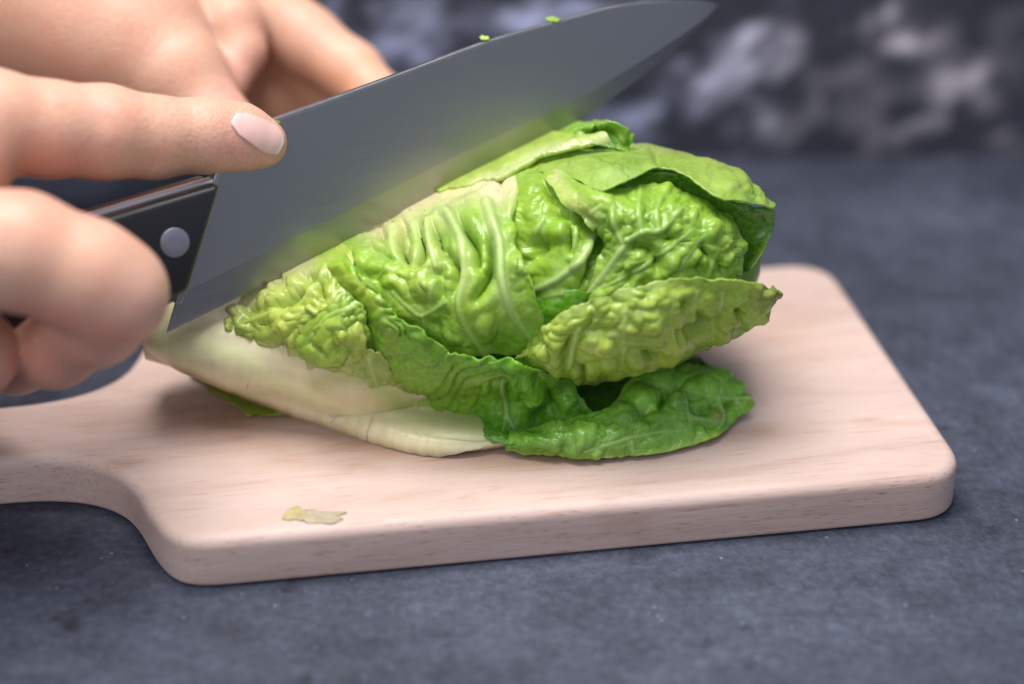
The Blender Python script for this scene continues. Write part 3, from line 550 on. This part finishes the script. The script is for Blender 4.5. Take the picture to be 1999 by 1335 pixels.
# curl on top and its stalk
leaf([[(1060, 276, 0), (1055, 290, 1), (1045, 308, 2)], [(1105, 240, -1), (1112, 262, -4), (1108, 290, 1)], [(1140, 238, 1), (1145, 256, -5), (1150, 284, 2)], [(1182, 234, 3), (1186, 256, -3), (1182, 284, 3)], [(1216, 246, 4), (1213, 264, 2), (1206, 294, 3)], [(1238, 262, 2), (1238, 278, 3), (1226, 300, 2)]],
     (.20, .42, .03), (.12, .32, .018), seed=113, cell=24, amp=1.4, small=.4, edge=4, paint=[([(1080, 255), (1140, 236), (1190, 236), (1215, 262), (1210, 290)], 7, (.36, .54, .10), .8)])
leaf([[(840, 368, 0), (850, 374, 0), (858, 380, -1)], [(905, 340, 0), (920, 352, 2), (932, 364, 2)], [(960, 308, 1), (980, 325, 4), (1000, 344, 5)], [(1030, 272, 0), (1040, 295, 5), (1052, 312, 6)], [(1085, 264, 0), (1095, 280, 5), (1105, 298, 6)], [(1132, 271, 2), (1141, 279, 5), (1148, 288, 6)], [(1180, 264, 4), (1186, 268, 5), (1191, 274, 5)]],
     (.44, .58, .16), (.36, .52, .10), seed=118, cell=30, amp=.9, small=.3, edge=1, thick=.0014, paint=[([(905, 380), (1000, 336), (1052, 306), (1105, 292), (1148, 283), (1190, 271)], 9, (.62, .68, .34), .9)])

# ------------------------------------------------------------------ chef's knife
def onblade(px, py, off=0.):
    px = np.asarray(px, float); py = np.asarray(py, float)
    r = FW + ((px - W0 / 2) / FPX)[..., None] * RT - ((py - H0 / 2) / FPX)[..., None] * UP
    t = ((KH - CAM) @ kn) / (r @ kn); return CAM + t[..., None] * r + off * kn
knife = thing('chef_knife', tuple(KH), "steel chef's knife with a black riveted handle, blade resting on the lettuce", 'knife')
spine = catmull(np.array([(440, 272), (530, 232), (640, 192), (780, 141), (945, 80), (1100, 36), (1200, 10), (1290, 1), (1360, 1), (1406, 7)], float), nst)
u = np.linspace(0, 1, nst)[:, None]
def along(f): return edge + (spine - edge) * f
bev = along(.20 + .02 * u)
rails = [(edge, .00010), (along(.015), .00022), (bev, .00085), (bev * .99 + along(.26) * .01, .00087), (along(.6), .00100), (along(.972), .00114), (along(.990), .00102), (spine, .00080)]
R1 = [onblade(r[:, 0], r[:, 1], h) for r, h in rails]; R2 = [onblade(r[:, 0], r[:, 1], -h) for r, h in rails]
V = np.array(R1 + R2[::-1]).transpose(1, 0, 2); m = V.shape[1]
F = gridfaces(nst, m, 0, True); F.append(tuple(range(m))); F.append(tuple((nst - 1) * m + k for k in range(m))[::-1])
blade = mesh_obj('blade', V.reshape(-1, 3), F, M_STEEL, knife)
bm = bmesh.new(); bm.from_mesh(blade.data); bmesh.ops.recalc_face_normals(bm, faces=bm.faces); bm.to_mesh(blade.data); bm.free()
md = blade.modifiers.new('split', 'EDGE_SPLIT'); md.split_angle = math.radians(4)
def slab(name, poly, o0, o1, mat, parent, bevel=.0012, seg=3):
    poly = np.array(poly, float); a = onblade(poly[:, 0], poly[:, 1], o0); b_ = onblade(poly[:, 0], poly[:, 1], o1); n_ = len(poly)
    F = [tuple(range(n_)), tuple(range(n_, 2 * n_))[::-1]] + [(i, (i + 1) % n_, n_ + (i + 1) % n_, n_ + i) for i in range(n_)]
    o = mesh_obj(name, np.vstack([a, b_]), F, mat, parent)
    bm = bmesh.new(); bm.from_mesh(o.data); bmesh.ops.recalc_face_normals(bm, faces=bm.faces); bm.to_mesh(o.data); bm.free()
    if bevel:
        q = o.modifiers.new('bevel', 'BEVEL'); q.width = bevel; q.segments = seg; q.limit_method = 'ANGLE'; q.angle_limit = math.radians(40)
    return o
top = [(412, 350), (300, 382), (180, 418), (40, 462), (-120, 520), (-260, 580)]
bot = [(-200, 740), (-60, 690), (60, 652), (180, 620), (290, 585), (349, 556)]
scale = top + bot
slab('handle_scale', scale, .0021, .0095, M_BLACK, knife, .0016)
slab('handle_scale', scale, -.0021, -.0100, M_BLACK, knife, .0016)
tangp = [(413, 347)] + [(x, y - 3) for x, y in top] + [(x, y + 2) for x, y in bot]
slab('tang', tangp, -.00205, .00205, M_STEEL2, knife, .0002)
slab('bolster', [(438, 276), (415, 345), (350, 556), (338, 590), (352, 590), (368, 556), (432, 345), (450, 272)], -.0016, .0016, M_STEEL, knife, .0003)
def rivet(px, py, r=.0042):
    c_ = onblade(np.array(px), np.array(py), .0094); u_ = ke / np.linalg.norm(ke); w_ = np.cross(kn, u_)
    V = []; 
    for rr, h in ((r, 0), (r, .00015), (r * .96, .00022), (r * .4, .00026)):
        V += [c_ + kn * h + rr * (math.cos(a) * u_ + math.sin(a) * w_) for a in np.linspace(0, 2 * np.pi, 28, endpoint=False)]
    F = gridfaces(4, 28, 0, True); F.append(tuple(range(84, 112)))
    o = mesh_obj('rivet', V, F, M_RIVET, knife)
    bm = bmesh.new(); bm.from_mesh(o.data); bmesh.ops.recalc_face_normals(bm, faces=bm.faces); bm.to_mesh(o.data); bm.free()
rivet(324, 461); rivet(140, 530); rivet(-60, 600)

# ------------------------------------------------------------------ hands: one smooth surface each
def surface(sdf, lo, hi, step):
    xs = [np.arange(l, h_ + step, step) for l, h_ in zip(lo, hi)]
    G = np.stack(np.meshgrid(*xs, indexing='ij'), -1); cs = 4; Gc = G[::cs, ::cs, ::cs]; vc = sdf(Gc); near = np.abs(vc) < step * cs * 1.9
    near = np.repeat(np.repeat(np.repeat(near, cs, 0), cs, 1), cs, 2)
    nb = near.copy()
    for ax in range(3): nb |= np.roll(nb, cs // 2, ax) | np.roll(nb, -cs // 2, ax) | np.roll(nb, -cs + 1, ax)
    nb = nb[:G.shape[0], :G.shape[1], :G.shape[2]]
    v = np.repeat(np.repeat(np.repeat(vc, cs, 0), cs, 1), cs, 2)[:G.shape[0], :G.shape[1], :G.shape[2]].copy()
    v[nb] = sdf(G[nb])
    v[0], v[-1], v[:, 0], v[:, -1], v[:, :, 0], v[:, :, -1] = (1e-3,) * 6
    shp = tuple(k - 1 for k in v.shape); acc = np.zeros(shp + (3,)); cnt = np.zeros(shp, np.int32)
    def sl(o): return tuple(slice(o[k], o[k] + shp[k]) for k in range(3))
    for ax in range(3):
        for a in (0, 1):
            for b_ in (0, 1):
                o0 = [0, 0, 0]; o1 = [0, 0, 0]; oth = [k for k in range(3) if k != ax]
                o0[oth[0]] = o1[oth[0]] = a; o0[oth[1]] = o1[oth[1]] = b_; o1[ax] = 1
                va = v[sl(o0)]; vb = v[sl(o1)]; m = (va < 0) != (vb < 0)
                t = np.where(m, va / np.where(m, va - vb, 1), 0)
                q = np.zeros(shp + (3,)); q[..., ax] = t; q[..., oth[0]] = a; q[..., oth[1]] = b_
                acc += q * m[..., None]; cnt += m
    idx = -np.ones(shp, np.int64); w = cnt > 0; idx[w] = np.arange(w.sum())
    base = np.stack(np.nonzero(w), -1); V = np.array(lo) + (base + acc[w] / cnt[w][:, None]) * step
    F = []
    for ax in range(3):
        oth = [k for k in range(3) if k != ax]
        s0 = [slice(1, -1)] * 3; s1 = [slice(1, -1)] * 3; s0[ax] = slice(0, -1); s1[ax] = slice(1, None)
        va = v[tuple(s0)]; vb = v[tuple(s1)]; m = (va < 0) != (vb < 0); ii = np.stack(np.nonzero(m), -1)
        if len(ii) == 0: continue
        off = np.array([1, 1, 1]); off[ax] = 0; ii = ii + off; neg = va[m] < 0
        c_ = []
        for a, b_ in ((0, 0), (1, 0), (1, 1), (0, 1)):
            k = ii.copy(); k[:, oth[0]] -= 1 - a; k[:, oth[1]] -= 1 - b_; c_.append(idx[k[:, 0], k[:, 1], k[:, 2]])
        q = np.stack(c_, -1); flip = neg if ax != 1 else ~neg
        q = np.where(flip[:, None], q, q[:, ::-1]); F.append(q)
    return V, np.concatenate(F)
def hand(name, chains, label, paint, blend=.004, creases=(), step=.0011):
    segs = []
    for k, ch in enumerate(chains):
        pts = [(P(a, b_, c_), r) for a, b_, c_, r in ch[1]]
        segs.append((ch[0], pts))
    groups = {}
    for g, pts in segs: groups.setdefault(g, []).append(pts)
    allp = np.array([p for _, q in segs for p, r in q]); mr = max(r for _, q in segs for p, r in q) + .006
    def sdf(p):
        tot = None
        for g, lst in groups.items():
            d = None
            for pts in lst:
                for (a, r1), (b_, r2) in zip(pts[:-1], pts[1:]):
                    e = roundcone(p, a, b_, r1, r2); d = e if d is None else smin(d, e, .0035 if g != 'palm' else .012)
            tot = d if tot is None else smin(tot, d, blend)
        for a, b_, w, dep in cre:
            ab = b_ - a; t = np.clip(((p - a) @ ab) / (ab @ ab), 0, 1); dd = np.linalg.norm(p - a - t[..., None] * ab, axis=-1); tot = tot + dep * np.exp(-(dd / w) ** 2)
        return tot
    cre = [(P(*a), P(*b_), w, dep) for a, b_, w, dep in creases]
    V, F = surface(sdf, allp.min(0) - mr, allp.max(0) + mr, step)
    px, py = project(V); c = np.ones((len(V), 3)) * np.array((.64, .38, .275))
    for line, w, col, st in paint:
        d, _ = polydist(px, py, line); c += (np.array(col) - c) * (st * np.exp(-(d / w) ** 2))[:, None]
    o = mesh_obj(name, V, F.tolist(), M_SKIN, None, True, c); tag(o, label, 'hand')
    md = o.modifiers.new('soften', 'SMOOTH'); md.factor = .5; md.iterations = 4
    return o, sdf
PINK = (.72, .38, .32); RED = (.62, .25, .19); WARM = (.68, .42, .28)
rh, rsdf = hand('hand', [
    ('palm', [(-120, 300, .525, .020), (-260, 470, .515, .024), (-420, 560, .53, .024)]),
    ('palm', [(-180, 250, .54, .018), (-330, 320, .56, .022), (-480, 420, .56, .026), (-760, 480, .58, .029), (-1050, 520, .60, .031)]),
    ('palm', [(-200, 560, .52, .018), (-420, 600, .53, .024)]),
    ('index', [(-140, 258, .523, .0150), (-20, 240, .533, .0142), (95, 252, .541, .0128), (205, 258, .549, .0127), (300, 268, .556, .0112), (405, 264, .563, .0102), (470, 268, .567, .0092), (512, 279, .569, .0072)]),
    ('middle', [(-170, 480, 0.505, 0.0161), (40, 490, 0.511, 0.0151), (170, 540, 0.516, 0.0146), (216, 572, 0.520, 0.0144), (190, 622, 0.527, 0.0122), (110, 682, 0.540, 0.0102), (30, 702, 0.556, 0.0093), (-40, 700, 0.575, 0.0083)]),
    ('ring', [(-230, 620, 0.515, 0.0146), (-110, 640, 0.520, 0.0137), (-60, 690, 0.530, 0.0122), (-90, 740, 0.546, 0.0097), (-150, 760, 0.565, 0.0086)]),
    ('little', [(-330, 720, 0.525, 0.0127), (-240, 740, 0.530, 0.0117), (-220, 780, 0.540, 0.0097), (-260, 800, 0.560, 0.0078)]),
    ('thumb', [(-300, 330, .575, .0160), (-180, 380, .595, .0140), (-40, 470, .612, .0115), (60, 480, .612, .0095), (110, 480, .612, .0075)]),
  ], 'right hand gripping the black knife handle, forefinger stretched along the top of the blade',
  [([(470, 300), (520, 305)], 55, PINK, .7), ([(60, 335), (150, 340)], 60, RED, .55), ([(280, 580)], 70, (.74, .44, .36), .6), ([(120, 700), (0, 740)], 60, RED, .6), ([(215, 215)], 30, PINK, .4), ([(50, 600), (250, 660)], 30, RED, .5)], .0030,  # reds along the finger undersides put shade into the skin colour
  creases=[((300, 318, .545), (290, 345, .545), .002, .0006), ((60, 350, .52), (150, 372, .53), .004, .001), ((198, 190, .535), (212, 245, .535), .0012, .0005), ((212, 188, .535), (226, 240, .535), .0010, .0005), ((186, 195, .535), (198, 235, .535), .001, .0004)])
lh, lsdf = hand('hand', [
    ('palm', [(-140, -240, .70, .030), (40, -120, .670, .030), (230, -90, .668, .024), (370, -80, .672, .017)]),
    ('palm', [(-700, -620, .78, .034), (-400, -420, .735, .031), (-140, -240, .70, .030)]),
    ('palm', [(-60, -60, .665, .030), (120, 0, .652, .030), (240, 70, .642, .024), (340, 150, .634, .0165)]),
    ('palm', [(60, -190, .70, .026), (240, -190, .70, .02), (330, -200, .70, .016)]),
    ('thumb', [(240, 70, .642, .022), (345, 155, .633, .0155), (430, 260, .628, .0120), (520, 340, .622, .0105), (600, 380, .622, .0090), (640, 390, .622, .0075)]),
    ('palm', [(300, -60, .69, .022), (440, 70, .690, .019), (540, 190, .690, .017)]),
    ('web', [(400, -20, .662, .0150), (450, 50, .655, .0105), (470, 100, .652, .0080), (440, 170, .645, .0070)]),
    ('index', [(360, -100, .672, .0175), (470, -15, .672, .0145), (600, 82, .668, .0115), (685, 142, .662, .0104), (740, 200, .655, .0094), (800, 280, .640, .0088), (835, 330, .632, .0078)]),
    ('middle', [(380, -110, .700, .0160), (500, 60, .695, .0140), (600, 180, .688, .0120), (700, 250, .680, .0100), (820, 280, .668, .0088), (880, 320, .655, .0078)]),
    ('ring', [(360, -170, .715, .0145), (480, 0, .725, .0110), (620, 140, .722, .0095), (720, 230, .71, .0088), (820, 290, .69, .008)]),
    ('little', [(320, -220, .735, .0130), (440, -40, .745, .0095), (560, 110, .742, .0082), (660, 200, .73, .007)]),
  ], 'left hand behind the knife, thumb and forefinger spread to hold the lettuce still',
  [([(420, 200), (480, 120)], 40, PINK, .5), ([(560, 160), (690, 170)], 50, (.66, .33, .20), .7), ([(0, 60), (60, 110)], 70, (.60, .36, .25), .6), ([(720, 110)], 40, WARM, .6)], .0035,  # orange below the forefinger is its underside shade put into the colour
  creases=[((388, 50, .640), (428, 190, .622), .0013, .0026)])

# forefinger nail laid on the fingertip
def nail(parent, rows, sdf, lift, label=None):
    A = catmull(np.array(rows, float), 26); A = catmull(A.transpose(1, 0, 2), 20).transpose(1, 0, 2)
    d = raydepth(sdf, A[..., 0], A[..., 1], .50, .60, 160); p = P(A[..., 0], A[..., 1], d - lift)
    s = np.linspace(0, 1, 26)[:, None] * np.ones((1, 20)); c = np.array((.76, .46, .42)) + (np.array((.80, .74, .58)) - np.array((.76, .46, .42))) * sstep(.80, .88, s)[..., None]
    c = c + (np.array((.82, .62, .60)) - c) * (1 - sstep(0, .14, s))[..., None] * .5
    o = mesh_obj('fingernail', p.reshape(-1, 3), [f[::-1] for f in gridfaces(26, 20)], M_NAIL, parent, True, c.reshape(-1, 3))
    md = o.modifiers.new('thick', 'SOLIDIFY'); md.thickness = .0006; md.offset = 0
nail(rh, [[(462, 222), (452, 240), (466, 262)], [(486, 224), (482, 250), (490, 280)], [(515, 234), (516, 264), (512, 296)], [(540, 248), (545, 272), (532, 302)], [(548, 258), (553, 278), (542, 300)]], rsdf, .0003)

# ------------------------------------------------------------------ lettuce scraps
def scrap(px, py, w, h, depth, col, label, seed, tilt=(0, 0, 1), thick=.0003):
    c0 = np.asarray(depth); n_ = np.array(tilt, float); n_ /= np.linalg.norm(n_); u_ = np.cross([0, 1., 0], n_); u_ /= np.linalg.norm(u_); w_ = np.cross(n_, u_)
    k = 14; a = np.linspace(-1, 1, k)[:, None] * np.ones((1, k)); b_ = a.T
    rag = .75 + .5 * vnoise(a * 2 + 9, b_ * 2 + 4, seed)
    p = c0 + (a * w * rag)[..., None] * u_ + (b_ * h * rag * (1 - .35 * a * a))[..., None] * w_ + (.05 * min(w, h) * (fbm(a * 1.5 + 5, b_ * 1.5 + 5, seed, 2)) + thick)[..., None] * n_
    c = np.array(col) * (.85 + .3 * fbm(a * 3 + 5, b_ * 3 + 5, seed + 1, 2))[..., None]
    o = mesh_obj('lettuce_scrap', p.reshape(-1, 3), gridfaces(k, k), M_LEAF, None, True, c.reshape(-1, 3)); md = o.modifiers.new('thick', 'SOLIDIFY'); md.thickness = thick; md.offset = -1
    tag(o, label, 'lettuce scrap')
def board_pt(px, py):
    r = FW + (px - W0 / 2) / FPX * RT - (py - H0 / 2) / FPX * UP; return CAM + r * ((TB + .0001 - CAM[2]) / r[2])
scrap(0, 0, .0030, .0030, board_pt(578, 1006), (.58, .48, .27), 'pale yellowish lettuce shaving near the front edge of the board', 3)
scrap(0, 0, .0062, .0030, board_pt(625, 1012), (.56, .47, .37), 'thin translucent whitish lettuce shaving next to the yellowish one', 5)
scrap(0, 0, .0013, .0010, onblade(np.array(945.), np.array(79.)) + np.array([0, 0, .0004]), (.50, .62, .14), 'tiny pale green shred standing on the middle of the knife spine', 7, (.2, -.3, 1))
scrap(0, 0, .0020, .0011, onblade(np.array(1080.), np.array(42.)) + np.array([0, 0, .0003]), (.30, .48, .06), 'tiny green shred on the knife spine nearer the tip', 9, (.1, -.3, 1))
scrap(0, 0, .0012, .0011, onblade(np.array(534.), np.array(240.), .0012), (.42, .46, .08), 'tiny olive shred on the blade by the forefinger nail', 11, (.1, -1, .3))
